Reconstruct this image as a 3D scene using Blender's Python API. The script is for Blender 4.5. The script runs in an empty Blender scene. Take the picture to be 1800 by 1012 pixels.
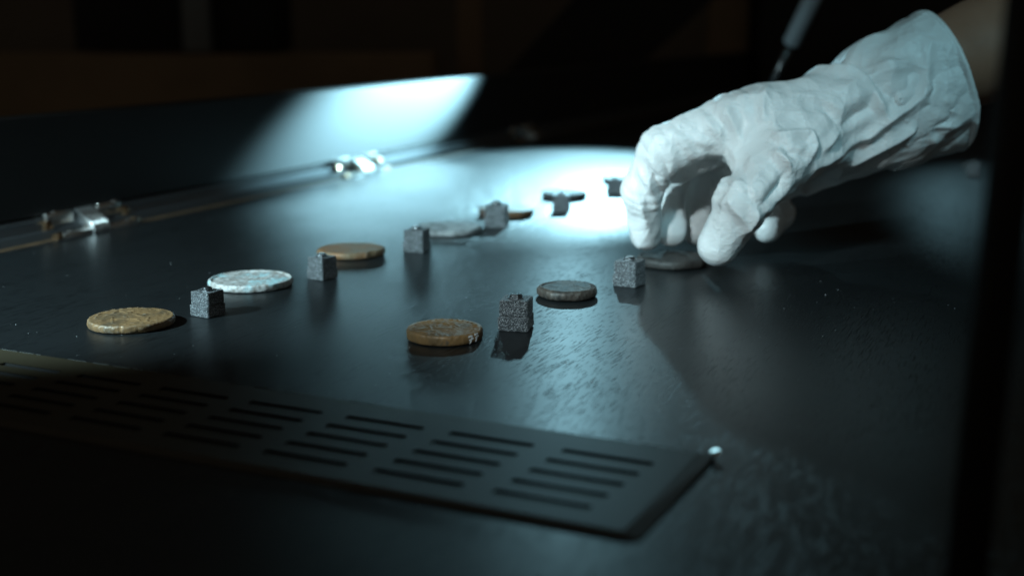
import bpy, bmesh, math, random
import numpy as np
from mathutils import Vector, Matrix

SC = bpy.context.scene
COL = SC.collection
rad = math.radians

# ------------------------------------------------------------------ camera
FPX, YH, CAMH = 2200.0, 40.0, 0.1365          # focal length in photo pixels, horizon row, height of the lens over the table
TILT = math.atan((506 - YH) / FPX)
cam = bpy.data.cameras.new('camera')
cam.sensor_width = 36.0
cam.lens = 36.0 * FPX / 1800.0
cam.clip_start = 0.01
cam.clip_end = 50
cam.dof.use_dof = True
cam.dof.focus_distance = 0.575
cam.dof.aperture_fstop = 6.2
camo = bpy.data.objects.new('camera', cam)
COL.objects.link(camo)
camo.location = (0, 0, CAMH)
camo.rotation_euler = (math.pi / 2 - TILT, 0, 0)
SC.camera = camo

# ------------------------------------------------------------------ world, lamps, exposure
w = bpy.data.worlds.new('World')
SC.world = w
w.use_nodes = True
bgn = w.node_tree.nodes['Background']
bgn.inputs['Color'].default_value = (1.0, 0.88, 0.70, 1)
bgn.inputs['Strength'].default_value = 0.038

def spot(name, loc, aim, watts, cone, blend, col, size):
    l = bpy.data.lights.new(name, 'SPOT')
    l.energy = watts
    l.spot_size = rad(cone)
    l.spot_blend = blend
    l.color = col
    l.shadow_soft_size = size
    o = bpy.data.objects.new(name, l)
    COL.objects.link(o)
    o.location = loc
    o.rotation_euler = (Vector(aim) - Vector(loc)).to_track_quat('-Z', 'Y').to_euler()
    return o

TEAL = (0.38, 0.77, 0.92)
PALE = (0.58, 0.87, 0.96)
spot('case_spot', (0.13, 1.60, 0.34), (0.045, 1.21, 0.0), 85, 39, 0.65, TEAL, 0.006)
spot('case_spot_low', (0.075, 1.62, 0.34), (0.085, 0.44, 0.0), 2.7, 25, 1.0, TEAL, 0.011)
spot('lid_spot', (0.41, 1.90, 0.30), (-0.092, 1.272, 0.066), 680, 9.5, 1.0, TEAL, 0.006)
spot('left_spot', (-0.52, 0.30, 0.28), (-0.14, 0.72, 0.0), 36, 42, 0.6, PALE, 0.006)
spot('hand_spot', (-0.22, -0.02, 0.40), (0.07, 0.66, 0.02), 16, 26, 1.0, (0.72, 0.91, 0.96), 0.02)
spot('front_fill', (0.30, 0.12, 0.60), (0.21, 0.72, 0.08), 8, 46, 1.0, (0.34, 0.76, 0.90), 0.05)  # added teal fill for the cuff and back of the hand
spot('right_spot', (0.55, 1.62, 0.30), (0.46, 1.05, 0.0), 0.9, 28, 1.0, TEAL, 0.006)

SC.view_settings.view_transform = 'Standard'
SC.view_settings.look = 'None'
SC.view_settings.exposure = 0
SC.view_settings.gamma = 1
SC.cycles.use_denoising = True
SC.cycles.sample_clamp_indirect = 3

# ------------------------------------------------------------------ placing helpers
CF = np.array([0, math.cos(TILT), -math.sin(TILT)])
CU = np.array([0, math.sin(TILT), math.cos(TILT)])
CR = np.array([1.0, 0, 0])
CP = np.array([0, 0, CAMH])

def ray(x, y):
    return CF + CR * (x - 900) / FPX + CU * (506 - y) / FPX
def ground(x, y, z=0.0):
    d = ray(x, y)
    return CP + d * ((z - CAMH) / d[2])
def at(x, y, Y):
    d = ray(x, y)
    return CP + d * (Y / d[1])
def project(p):
    q = np.asarray(p) - CP
    dz = q @ CF
    return 900 + FPX * (q @ CR) / dz, 506 - FPX * (q @ CU) / dz, dz

ANG = rad(-24.0)                                   # the case stands turned to the camera
EX = np.array([math.cos(ANG), math.sin(ANG), 0])   # across the case, to the right
EY = np.array([-math.sin(ANG), math.cos(ANG), 0])  # along the case, away
_a = ground(0, 447); _b = ground(320, 378)
EDGE = float(((_a + _b) / 2) @ EX)                 # where the table top ends at the lid
def case(u, v, z=0.0):                             # u across, v along
    p = EX * u + EY * v
    return (p[0], p[1], z)

# ------------------------------------------------------------------ materials
def new_mat(name):
    m = bpy.data.materials.new(name)
    m.use_nodes = True
    nt = m.node_tree
    return m, nt, nt.nodes['Principled BSDF']

def nd(nt, t, **kw):
    n = nt.nodes.new(t)
    for k, v in kw.items():
        setattr(n, k, v)
    return n

def simple(name, col, rough=0.5, metal=0.0, spec=0.5, bump=None, var=0.0, vscale=300, col2=None):
    m, nt, b = new_mat(name)
    b.inputs['Base Color'].default_value = (*col, 1)
    b.inputs['Roughness'].default_value = rough
    b.inputs['Metallic'].default_value = metal
    b.inputs['Specular IOR Level'].default_value = spec
    tc = nd(nt, 'ShaderNodeTexCoord')
    if col2 is not None:
        n = nd(nt, 'ShaderNodeTexNoise'); n.inputs['Scale'].default_value = vscale; n.inputs['Detail'].default_value = 6
        n.inputs['Roughness'].default_value = 0.65
        nt.links.new(tc.outputs['Object'], n.inputs['Vector'])
        r = nd(nt, 'ShaderNodeValToRGB')
        r.color_ramp.elements[0].position = 0.38; r.color_ramp.elements[1].position = 0.62
        r.color_ramp.elements[0].color = (*col, 1); r.color_ramp.elements[1].color = (*col2, 1)
        nt.links.new(n.outputs['Fac'], r.inputs['Fac'])
        nt.links.new(r.outputs['Color'], b.inputs['Base Color'])
    if bump:
        sc, st, dist = bump
        n = nd(nt, 'ShaderNodeTexNoise'); n.inputs['Scale'].default_value = sc; n.inputs['Detail'].default_value = 4
        nt.links.new(tc.outputs['Object'], n.inputs['Vector'])
        bp = nd(nt, 'ShaderNodeBump'); bp.inputs['Strength'].default_value = st; bp.inputs['Distance'].default_value = dist
        nt.links.new(n.outputs['Fac'], bp.inputs['Height'])
        nt.links.new(bp.outputs['Normal'], b.inputs['Normal'])
    return m

def wood_mat(name, col, rough, pore_depth):
    m, nt, b = new_mat(name)
    tc = nd(nt, 'ShaderNodeTexCoord')
    def streaks(sx, sy, detail, seed):
        mp = nd(nt, 'ShaderNodeMapping')
        mp.inputs['Scale'].default_value = (sx, sy, sx)
        mp.inputs['Location'].default_value = (seed, seed * 0.7, 0)
        nt.links.new(tc.outputs['Object'], mp.inputs['Vector'])
        n = nd(nt, 'ShaderNodeTexNoise'); n.inputs['Scale'].default_value = 1.0; n.inputs['Detail'].default_value = detail
        n.inputs['Roughness'].default_value = 0.5
        nt.links.new(mp.outputs['Vector'], n.inputs['Vector'])
        return n
    dens = streaks(60, 9, 2, 9.3)               # bands where the pores crowd
    def pores(sx, sy, seed, r0, r1):
        mp = nd(nt, 'ShaderNodeMapping'); mp.inputs['Scale'].default_value = (sx, sy, 1); mp.inputs['Location'].default_value = (seed, seed * .37, 0)
        nt.links.new(tc.outputs['Object'], mp.inputs['Vector'])
        v = nd(nt, 'ShaderNodeTexVoronoi', voronoi_dimensions='2D'); v.inputs['Scale'].default_value = 1.0
        nt.links.new(mp.outputs['Vector'], v.inputs['Vector'])
        a = nd(nt, 'ShaderNodeMath', operation='MULTIPLY_ADD')
        nt.links.new(dens.outputs['Fac'], a.inputs[0]); a.inputs[1].default_value = 0.4
        nt.links.new(v.outputs['Distance'], a.inputs[2])
        r = nd(nt, 'ShaderNodeMapRange'); r.interpolation_type = 'SMOOTHSTEP'
        r.inputs['From Min'].default_value = r0 + .21; r.inputs['From Max'].default_value = r1 + .21
        nt.links.new(a.outputs[0], r.inputs['Value'])
        return r
    p1 = pores(700, 26, 3.1, 0.05, 0.15); p2 = pores(1200, 48, 7.7, 0.04, 0.16)
    rp = nd(nt, 'ShaderNodeMath', operation='MULTIPLY')          # 0 inside a pore, 1 on the sound surface
    nt.links.new(p1.outputs['Result'], rp.inputs[0]); nt.links.new(p2.outputs['Result'], rp.inputs[1])
    fine = streaks(1000, 40, 2, 1.7)
    h1 = nd(nt, 'ShaderNodeMath', operation='MULTIPLY_ADD')
    nt.links.new(fine.outputs['Fac'], h1.inputs[0]); h1.inputs[1].default_value = 0.22
    nt.links.new(rp.outputs[0], h1.inputs[2])
    bp = nd(nt, 'ShaderNodeBump'); bp.inputs['Strength'].default_value = 0.45; bp.inputs['Distance'].default_value = pore_depth
    nt.links.new(h1.outputs[0], bp.inputs['Height'])
    nt.links.new(bp.outputs['Normal'], b.inputs['Normal'])
    mx = nd(nt, 'ShaderNodeMix', data_type='RGBA')
    mx.inputs['A'].default_value = (col[0] * .3, col[1] * .3, col[2] * .3, 1)
    mx.inputs['B'].default_value = (*col, 1)
    nt.links.new(rp.outputs[0], mx.inputs['Factor'])
    nt.links.new(mx.outputs['Result'], b.inputs['Base Color'])
    sp = nd(nt, 'ShaderNodeMapRange'); sp.inputs['To Min'].default_value = 0.2; sp.inputs['To Max'].default_value = 0.43
    nt.links.new(rp.outputs[0], sp.inputs['Value']); nt.links.new(sp.outputs['Result'], b.inputs['Specular IOR Level'])
    sm = nd(nt, 'ShaderNodeTexNoise'); sm.inputs['Scale'].default_value = 14; sm.inputs['Detail'].default_value = 5
    nt.links.new(tc.outputs['Object'], sm.inputs['Vector'])
    rr = nd(nt, 'ShaderNodeMapRange')
    rr.inputs['From Min'].default_value = 0.3; rr.inputs['From Max'].default_value = 0.7
    rr.inputs['To Min'].default_value = rough - 0.015; rr.inputs['To Max'].default_value = rough + 0.02
    nt.links.new(sm.outputs['Fac'], rr.inputs['Value'])
    nt.links.new(rr.outputs['Result'], b.inputs['Roughness'])
    return m

def grain_mat(name):                              # sparkling cast grit of the little mounts
    m, nt, b = new_mat(name)
    tc = nd(nt, 'ShaderNodeTexCoord')
    v = nd(nt, 'ShaderNodeTexVoronoi'); v.inputs['Scale'].default_value = 46
    nt.links.new(tc.outputs['Object'], v.inputs['Vector'])
    n = nd(nt, 'ShaderNodeTexNoise'); n.inputs['Scale'].default_value = 34; n.inputs['Detail'].default_value = 3
    nt.links.new(tc.outputs['Object'], n.inputs['Vector'])
    ad = nd(nt, 'ShaderNodeMath', operation='ADD')
    nt.links.new(v.outputs['Distance'], ad.inputs[0]); nt.links.new(n.outputs['Fac'], ad.inputs[1])
    bp = nd(nt, 'ShaderNodeBump'); bp.inputs['Strength'].default_value = 1.0; bp.inputs['Distance'].default_value = 0.00045
    nt.links.new(ad.outputs[0], bp.inputs['Height'])
    nt.links.new(bp.outputs['Normal'], b.inputs['Normal'])
    sep = nd(nt, 'ShaderNodeSeparateColor')
    nt.links.new(v.outputs['Color'], sep.inputs['Color'])
    cr = nd(nt, 'ShaderNodeValToRGB')
    cr.color_ramp.elements[0].position = 0.20; cr.color_ramp.elements[0].color = (0.030, 0.034, 0.037, 1)
    cr.color_ramp.elements[1].position = 1.0; cr.color_ramp.elements[1].color = (0.80, 0.83, 0.85, 1)  # brightest cells paint the sparkle of the grit into the colour
    e_ = cr.color_ramp.elements.new(0.78); e_.color = (0.23, 0.25, 0.265, 1)
    nt.links.new(sep.outputs[0], cr.inputs['Fac'])
    nt.links.new(cr.outputs['Color'], b.inputs['Base Color'])
    b.inputs['Metallic'].default_value = 0.3
    b.inputs['Roughness'].default_value = 0.40
    return m

def coin_mat(name, face, dark, edge, metal, rough, pit=900, blotch=170, third=None, tsc=110, tpos=0.55):
    m, nt, b = new_mat(name)
    tc = nd(nt, 'ShaderNodeTexCoord')
    def noise(sc, det=5, ro=0.6):
        n = nd(nt, 'ShaderNodeTexNoise'); n.inputs['Scale'].default_value = sc; n.inputs['Detail'].default_value = det
        n.inputs['Roughness'].default_value = ro
        nt.links.new(tc.outputs['Object'], n.inputs['Vector'])
        return n
    n1 = noise(blotch); n2 = noise(pit, 4)
    cr = nd(nt, 'ShaderNodeValToRGB')
    cr.color_ramp.elements[0].position = 0.36; cr.color_ramp.elements[0].color = (*dark, 1)
    cr.color_ramp.elements[1].position = 0.58; cr.color_ramp.elements[1].color = (*face, 1)
    nt.links.new(n1.outputs['Fac'], cr.inputs['Fac'])
    last = cr.outputs['Color']
    if third:
        n3 = noise(tsc, 6, 0.7)
        r3 = nd(nt, 'ShaderNodeMapRange'); r3.inputs['From Min'].default_value = tpos - .05; r3.inputs['From Max'].default_value = tpos + .05
        nt.links.new(n3.outputs['Fac'], r3.inputs['Value'])
        mx = nd(nt, 'ShaderNodeMix', data_type='RGBA')
        nt.links.new(r3.outputs['Result'], mx.inputs['Factor'])
        nt.links.new(last, mx.inputs['A']); mx.inputs['B'].default_value = (*third, 1)
        last = mx.outputs['Result']
    # metal rubbed bright where the geometry stands proud
    ge = nd(nt, 'ShaderNodeNewGeometry')
    pr = nd(nt, 'ShaderNodeMapRange'); pr.inputs['From Min'].default_value = 0.52; pr.inputs['From Max'].default_value = 0.62
    nt.links.new(ge.outputs['Pointiness'], pr.inputs['Value'])
    mp = nd(nt, 'ShaderNodeMath', operation='MULTIPLY')
    nt.links.new(pr.outputs['Result'], mp.inputs[0]); nt.links.new(n2.outputs['Fac'], mp.inputs[1])
    me = nd(nt, 'ShaderNodeMix', data_type='RGBA')
    nt.links.new(mp.outputs[0], me.inputs['Factor'])
    nt.links.new(last, me.inputs['A']); me.inputs['B'].default_value = (*edge, 1)
    nt.links.new(me.outputs['Result'], b.inputs['Base Color'])
    ma = nd(nt, 'ShaderNodeMath', operation='MULTIPLY_ADD'); ma.use_clamp = True
    nt.links.new(mp.outputs[0], ma.inputs[0]); ma.inputs[1].default_value = 0.8; ma.inputs[2].default_value = metal
    nt.links.new(ma.outputs[0], b.inputs['Metallic'])
    rr = nd(nt, 'ShaderNodeMapRange'); rr.inputs['To Min'].default_value = rough - 0.12; rr.inputs['To Max'].default_value = rough + 0.15
    nt.links.new(n2.outputs['Fac'], rr.inputs['Value']); nt.links.new(rr.outputs['Result'], b.inputs['Roughness'])
    b.inputs['Specular IOR Level'].default_value = 0.3
    bp = nd(nt, 'ShaderNodeBump'); bp.inputs['Strength'].default_value = 0.5; bp.inputs['Distance'].default_value = 0.0003
    nt.links.new(n2.outputs['Fac'], bp.inputs['Height']); nt.links.new(bp.outputs['Normal'], b.inputs['Normal'])
    return m

M = {}
M['table'] = wood_mat('black_veneer', (0.010, 0.012, 0.013), 0.35, 0.00012)
M['lid'] = simple('lid_black_lacquer', (0.010, 0.011, 0.012), 0.47, spec=0.4, bump=(220, 0.15, 0.0003))
M['lidedge'] = simple('lid_edge', (0.02, 0.021, 0.023), 0.42)
M['brownstrip'] = simple('bare_wood_edge', (0.06, 0.036, 0.018), 0.5, col2=(0.10, 0.06, 0.032), vscale=90)
M['railgrey'] = simple('grey_rail', (0.08, 0.085, 0.09), 0.38, metal=0.6, bump=(700, 0.2, 0.0002))
M['railbright'] = simple('rail_satin_aluminium', (0.15, 0.16, 0.17), 0.42, metal=1.0, bump=(500, 0.3, 0.0002))
M['chrome'] = simple('hinge_chrome', (0.62, 0.60, 0.57), 0.24, metal=1.0, bump=(900, 0.25, 0.0003))
M['satin'] = simple('hinge_satin_steel', (0.75, 0.75, 0.74), 0.33, metal=1.0, bump=(1600, 0.3, 0.0002))
M['brass'] = simple('hinge_dark_brass', (0.30, 0.19, 0.11), 0.34, metal=1.0)
M['plate'] = simple('grille_satin_metal', (0.036, 0.030, 0.018), 0.47, metal=0.0, spec=0.3, bump=(1400, 0.12, 0.0002))
M['void'] = simple('slot_shade', (0.004, 0.004, 0.004), 0.8)
M['grit'] = grain_mat('mount_grit')
M['pin'] = simple('mount_pin_black', (0.10, 0.105, 0.11), 0.24, metal=0.8, bump=(1500, 0.4, 0.0003))
M['post'] = simple('post_black', (0.006, 0.006, 0.006), 0.6)
M['steel'] = simple('strut_grey', (0.55, 0.58, 0.60), 0.4, metal=0.2)
M['rod'] = simple('strut_rod_dark', (0.10, 0.10, 0.10), 0.25, metal=0.9)
M['ink'] = simple('white_ink', (0.80, 0.81, 0.80), 0.6)
M['dust'] = simple('dust_grey', (0.55, 0.57, 0.58), 0.7)
M['wall'] = simple('back_wall', (0.16, 0.13, 0.10), 0.9, col2=(0.12, 0.10, 0.075), vscale=1.2)
M['floorbg'] = simple('back_floor', (0.03, 0.03, 0.03), 0.7)
M['bgwood'] = simple('back_cabinet_wood', (0.22, 0.15, 0.085), 0.7, col2=(0.16, 0.11, 0.06), vscale=3)
M['bgblack'] = simple('back_black', (0.006, 0.006, 0.007), 0.7)
M['bggrey'] = simple('back_grey', (0.16, 0.18, 0.19), 0.7)

# glove
def glove_mat():
    m, nt, b = new_mat('white_nitrile')
    b.inputs['Base Color'].default_value = (0.80, 0.80, 0.79, 1)
    b.inputs['Roughness'].default_value = 0.38
    b.inputs['Specular IOR Level'].default_value = 0.4
    b.inputs['Subsurface Weight'].default_value = 0.10
    b.inputs['Subsurface Radius'].default_value = (0.004, 0.003, 0.0025)
    b.inputs['Subsurface Scale'].default_value = 0.5
    tc = nd(nt, 'ShaderNodeTexCoord')
    mp = nd(nt, 'ShaderNodeMapping'); mp.inputs['Scale'].default_value = (160, 160, 260); mp.inputs['Rotation'].default_value = (0.3, 0.5, 0.2)
    nt.links.new(tc.outputs['Object'], mp.inputs['Vector'])
    n = nd(nt, 'ShaderNodeTexNoise'); n.inputs['Scale'].default_value = 1; n.inputs['Detail'].default_value = 5; n.inputs['Distortion'].default_value = 0.8
    nt.links.new(mp.outputs['Vector'], n.inputs['Vector'])
    hs = None
    for sc, amp, rot, sq in ((46, 0.0042, (0.4, 0.7, 0.3), 3.0), (100, 0.0014, (0.9, -0.4, 1.1), 3.2)):
        mp2 = nd(nt, 'ShaderNodeMapping'); mp2.inputs['Scale'].default_value = (sc, sc, sc / sq); mp2.inputs['Rotation'].default_value = rot
        wv = nd(nt, 'ShaderNodeVectorMath', operation='MULTIPLY_ADD')
        nt.links.new(n.outputs['Color'], wv.inputs[0]); wv.inputs[1].default_value = (0.004, 0.004, 0.004)
        nt.links.new(tc.outputs['Object'], wv.inputs[2])
        nt.links.new(wv.outputs[0], mp2.inputs['Vector'])
        v = nd(nt, 'ShaderNodeTexVoronoi'); v.inputs['Scale'].default_value = 1.0
        nt.links.new(mp2.outputs['Vector'], v.inputs['Vector'])
        p = nd(nt, 'ShaderNodeMath', operation='MULTIPLY'); nt.links.new(v.outputs['Distance'], p.inputs[0]); nt.links.new(v.outputs['Distance'], p.inputs[1])
        q = nd(nt, 'ShaderNodeMath', operation='MULTIPLY_ADD'); nt.links.new(p.outputs[0], q.inputs[0]); q.inputs[1].default_value = amp * 1000
        if hs is None: q.inputs[2].default_value = 0
        else: nt.links.new(hs, q.inputs[2])
        hs = q.outputs[0]
    bp = nd(nt, 'ShaderNodeBump'); bp.inputs['Strength'].default_value = 0.95; bp.inputs['Distance'].default_value = 0.001
    nt.links.new(hs, bp.inputs['Height']); nt.links.new(bp.outputs['Normal'], b.inputs['Normal'])
    return m
M['glove'] = glove_mat()
def skin_mat():
    m, nt, b = new_mat('forearm_skin')
    tc = nd(nt, 'ShaderNodeTexCoord')
    n = nd(nt, 'ShaderNodeTexNoise'); n.inputs['Scale'].default_value = 60; n.inputs['Detail'].default_value = 5
    nt.links.new(tc.outputs['Object'], n.inputs['Vector'])
    r = nd(nt, 'ShaderNodeValToRGB')
    r.color_ramp.elements[0].color = (0.24, 0.115, 0.07, 1); r.color_ramp.elements[1].color = (0.32, 0.165, 0.105, 1)
    nt.links.new(n.outputs['Fac'], r.inputs['Fac']); nt.links.new(r.outputs['Color'], b.inputs['Base Color'])
    b.inputs['Roughness'].default_value = 0.55
    b.inputs['Subsurface Weight'].default_value = 0.1
    b.inputs['Subsurface Scale'].default_value = 0.003
    bp = nd(nt, 'ShaderNodeBump'); bp.inputs['Strength'].default_value = 0.2; bp.inputs['Distance'].default_value = 0.0005
    n2 = nd(nt, 'ShaderNodeTexVoronoi'); n2.inputs['Scale'].default_value = 700
    nt.links.new(tc.outputs['Object'], n2.inputs['Vector'])
    nt.links.new(n2.outputs['Distance'], bp.inputs['Height']); nt.links.new(bp.outputs['Normal'], b.inputs['Normal'])
    return m
M['skin'] = skin_mat()

# ------------------------------------------------------------------ object helpers
def link(name, me, mat, parent=None, loc=None, rot=None):
    o = bpy.data.objects.new(name, me)
    COL.objects.link(o)
    if mat is not None and not me.materials:
        me.materials.append(mat)
    if parent is not None:
        o.parent = parent
    if loc is not None:
        o.location = loc
    if rot is not None:
        o.rotation_euler = rot
    return o

def empty(name, loc, rz=0.0):
    o = bpy.data.objects.new(name, None)
    o.empty_display_size = 0.01
    COL.objects.link(o)
    o.location = loc
    o.rotation_euler = (0, 0, rz)
    return o

def tag(o, label=None, cat=None, group=None, kind=None):
    if label: o['label'] = label
    if cat: o['category'] = cat
    if group: o['group'] = group
    if kind: o['kind'] = kind
    return o

def mesh(name, verts, faces, smooth=False):
    me = bpy.data.meshes.new(name)
    me.from_pydata([tuple(map(float, v)) for v in verts], [], faces)
    me.update()
    if smooth:
        me.polygons.foreach_set('use_smooth', [True] * len(me.polygons))
    return me

def box_bm(bm, x0, x1, y0, y1, z0, z1, mat=None):
    vs = [bm.verts.new(v) for v in ((x0, y0, z0), (x1, y0, z0), (x1, y1, z0), (x0, y1, z0), (x0, y0, z1), (x1, y0, z1), (x1, y1, z1), (x0, y1, z1))]
    for f in ((0, 3, 2, 1), (4, 5, 6, 7), (0, 1, 5, 4), (1, 2, 6, 5), (2, 3, 7, 6), (3, 0, 4, 7)):
        bm.faces.new([vs[i] for i in f])
    return vs

def bm_mesh(name, bm, bevel=0.0, seg=2, smooth=True):
    if bevel:
        bmesh.ops.bevel(bm, geom=list(bm.edges), offset=bevel, segments=seg, affect='EDGES', profile=0.5)
    bmesh.ops.recalc_face_normals(bm, faces=list(bm.faces))
    me = bpy.data.meshes.new(name)
    bm.to_mesh(me)
    bm.free()
    if smooth and bevel:
        for p in me.polygons:
            p.use_smooth = True
        try:
            me.set_sharp_from_angle(angle=rad(35))
        except Exception:
            pass
    return me

def box(name, x0, x1, y0, y1, z0, z1, mat, parent=None, bevel=0.0, seg=2, loc=None, rot=None):
    bm = bmesh.new()
    box_bm(bm, x0, x1, y0, y1, z0, z1)
    return link(name, bm_mesh(name, bm, bevel, seg), mat, parent, loc, rot)

def tube_mesh(name, a, b, r0, r1, n=24, caps=True, rings=1):
    a = np.array(a, float); b = np.array(b, float)
    d = (b - a) / np.linalg.norm(b - a)
    s = np.cross(d, [0, 0, 1.0])
    if np.linalg.norm(s) < 1e-4: s = np.array([1.0, 0, 0])
    s /= np.linalg.norm(s); t = np.cross(s, d)
    V = []; F = []
    for k in range(rings + 1):
        q = k / rings; c = a + (b - a) * q; r = r0 + (r1 - r0) * q
        for i in range(n):
            an = 2 * math.pi * i / n
            V.append(c + (s * math.cos(an) + t * math.sin(an)) * r)
    for k in range(rings):
        for i in range(n):
            j = (i + 1) % n
            F.append((k * n + i, k * n + j, (k + 1) * n + j, (k + 1) * n + i))
    me_f = len(F)
    if caps:
        F.append(tuple(range(n - 1, -1, -1))); F.append(tuple(range(rings * n, rings * n + n)))
    me = mesh(name, V, F)
    for i, p in enumerate(me.polygons):
        p.use_smooth = i < me_f
    return me

rng = np.random.default_rng(7)
def sines(freq, n, seed, spread=0.5):
    r = np.random.default_rng(seed)
    d = r.normal(size=(n, 3)); d /= np.linalg.norm(d, axis=1)[:, None]
    k = d * (freq * (1 + spread * r.uniform(-1, 1, n)))[:, None]
    ph = r.uniform(0, 6.28, n)
    def f(p):
        return np.sin(p @ k.T + ph).sum(1) / math.sqrt(n)
    return f

# ================================================================== THE SETTING
CASE_ROT = ANG
case_root_rot = (0, 0, CASE_ROT)
# table top: one slab, its left edge (towards the lid) chamfered; object axes follow the grain
bm = bmesh.new()
u0, u1, v0, v1 = EDGE, 1.10, -0.75, 2.7
prof = [(u0 + 0.0012, 0.0), (u0, -0.0012), (u0, -0.030), (u1, -0.030), (u1, 0.0)]
va = [bm.verts.new((u, v0, z)) for u, z in prof]; vb = [bm.verts.new((u, v1, z)) for u, z in prof]
for i in range(5):
    j = (i + 1) % 5
    bm.faces.new((va[i], va[j], vb[j], vb[i]))
bm.faces.new(va[::-1]); bm.faces.new(vb)
table = link('table_top', bm_mesh('table_top', bm), M['table'], rot=case_root_rot)
tag(table, 'black wood veneer table top of the display case with fine grain', 'table top', kind='structure')

body = box('case_body', u0 + 0.04, u1 - 0.04, v0 + 0.04, v1 - 0.04, -1.2, -0.0302, M['bgblack'], rot=case_root_rot)
tag(body, 'black body of the display case under the table top', 'case body', kind='structure')

# the lid standing behind the hinges, its rails and the gap
lid = empty('case_lid', case(EDGE - 0.017, 0.9, 0.0), CASE_ROT)
tag(lid, 'black raised lid panel behind the hinges with a bright lamp spot on it', 'lid')
V0, V1 = -0.45, 2.2
bm = bmesh.new()
LEAN = 0.006
zb, zt, th = 0.0145, 0.078, 0.016
vs = [(0, zb + .0012), (-.0012, zb), (-th, zb), (-th - LEAN, zt), (-LEAN - .0012, zt), (-LEAN, zt - .0012)]
va = [bm.verts.new((u, V0, z)) for u, z in vs]; vb = [bm.verts.new((u, V1, z)) for u, z in vs]
for i in range(len(vs)):
    j = (i + 1) % len(vs)
    bm.faces.new((va[i], va[j], vb[j], vb[i]))
bm.faces.new(va[::-1]); bm.faces.new(vb)
link('panel', bm_mesh('lid_panel', bm), M['lid'], lid)
box('lower_rail', 0.0010, 0.0040, V0, V1, -0.020, 0.0105, M['railbright'], lid, bevel=0.0006)
box('upper_rail', -0.0050, -0.0005, V0, V1, 0.0030, 0.0142, M['railgrey'], lid, bevel=0.0006)
box('lip', 0.0048, 0.0078, V0, V1, -0.020, 0.0062, M['railgrey'], lid, bevel=0.0006)
strip = box('edge_strip', EDGE - 0.0085, EDGE - 0.0020, -0.1, 2.7, -0.020, 0.0008, M['brownstrip'], bevel=0.0006, rot=case_root_rot)
tag(strip, 'thin brown wooden strip running in the gap along the hinges', 'strip', kind='structure')

highlight = box('edge_highlight', EDGE - 0.0006, EDGE + 0.0016, -0.1, 2.7, -0.010, 0.0008, M['railbright'], bevel=0.0004, rot=case_root_rot)  # metal strip added so the lit bevel of the table edge shows
tag(highlight, 'thin metal strip added as trim along the table edge at the lid', 'highlight', kind='structure')
# hinges: four metal leaves round a ribbed knuckle
def hinge(v, label, ln=0.074):
    h = empty('hinge', case(EDGE - 0.008, v, 0.0), CASE_ROT)
    tag(h, label, 'hinge', 'hinges along the lid')
    # local x across (table side +), y along
    for s in (-1, 1):
        y0, y1 = (0.0085, ln / 2) if s > 0 else (-ln / 2 + 0.002, -0.0085)
        box('leaf', 0.0030, 0.0076, y0, y1, -0.004, 0.0042, M['chrome'], h, bevel=0.0005)
        box('leaf', -0.0085, -0.0045, y0 + 0.002 * s, y1 - .004, 0.0085, 0.0165, M['chrome'], h, bevel=0.0005)
        yc = s * (ln / 2 + 0.001)
        link('end_cap', tube_mesh('cap', (-0.006, yc - 0.004 * s, 0.008), (-0.006, yc + .002 * s, 0.008), 0.0044, 0.0038, 20), M['brass'], h)
        link('end_cap', tube_mesh('cap', (0.0045, yc - 0.004 * s, 0.002), (0.0045, yc + .002 * s, 0.002), 0.0032, 0.0026, 20), M['brass'], h)
        for x, z in ((0.0055, 0.0042), (-0.0062, 0.0165)):
            link('screw', tube_mesh('screw', (x, yc - 0.010 * s, z - 0.002), (x, yc - 0.010 * s, z + 0.0009), 0.0017, 0.0013, 14), M['chrome'], h)
    prof = [(0.0078, -0.004), (0.0084, 0.0035), (0.0072, 0.0072), (0.0035, 0.0098), (-0.0030, 0.0140), (-0.0075, 0.0165), (-0.0085, 0.0120), (-0.002, 0.004), (0.002, -0.004)]
    for k in range(5):
        yy = -0.0080 + k * 0.0033
        bm = bmesh.new()
        a = [bm.verts.new((x, yy, z)) for x, z in prof]; b2 = [bm.verts.new((x, yy + 0.0023, z)) for x, z in prof]
        n = len(prof)
        for i in range(n):
            j = (i + 1) % n
            bm.faces.new((a[i], a[j], b2[j], b2[i]))
        bm.faces.new(a[::-1]); bm.faces.new(b2)
        link('link_plate', bm_mesh('link', bm, 0.0006, 2), M['satin'], h)
    box('barrel', -0.0060, 0.0060, -ln / 2 + 0.006, ln / 2 - 0.006, -0.004, 0.0012, M['brass'], h, bevel=0.0015)
    return h
def hinge_v(px):                                   # along-position where the table edge crosses photo column px
    best = min(np.linspace(0.4, 2.5, 3001), key=lambda v: abs(project(case(EDGE - .006, v, 0.004))[0] - px))
    return float(best)
hinge(hinge_v(168), 'sharp metal hinge with ribbed knuckle at the left end of the lid gap')
hinge(hinge_v(640), 'brightly lit metal hinge just below the glaring lamp spot on the lid')
hinge(hinge_v(930), 'faint blurred hinge farthest from the camera, past the bright spot on the lid')

# ventilation grille let into the near side of the table
GC = ground(1256, 806)                              # its far right corner
gr = empty('ventilation_grille', (GC[0], GC[1], 0.0), CASE_ROT - rad(1.2))
tag(gr, 'dark olive metal ventilation grille with rows of slots in the foreground', 'grille')
NC, NR = 9, 5
LONG, DEEP = 0.43, 0.074
GT = 0.0013
slots = []
for c in range(NC):
    for r in range(NR):
        x1 = -0.0150 - c * 0.0412 - r * 0.0011
        y = -0.0165 - r * 0.0104
        slots.append((x1 - 0.0310, x1, y - 0.0019, y + 0.0019))
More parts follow.
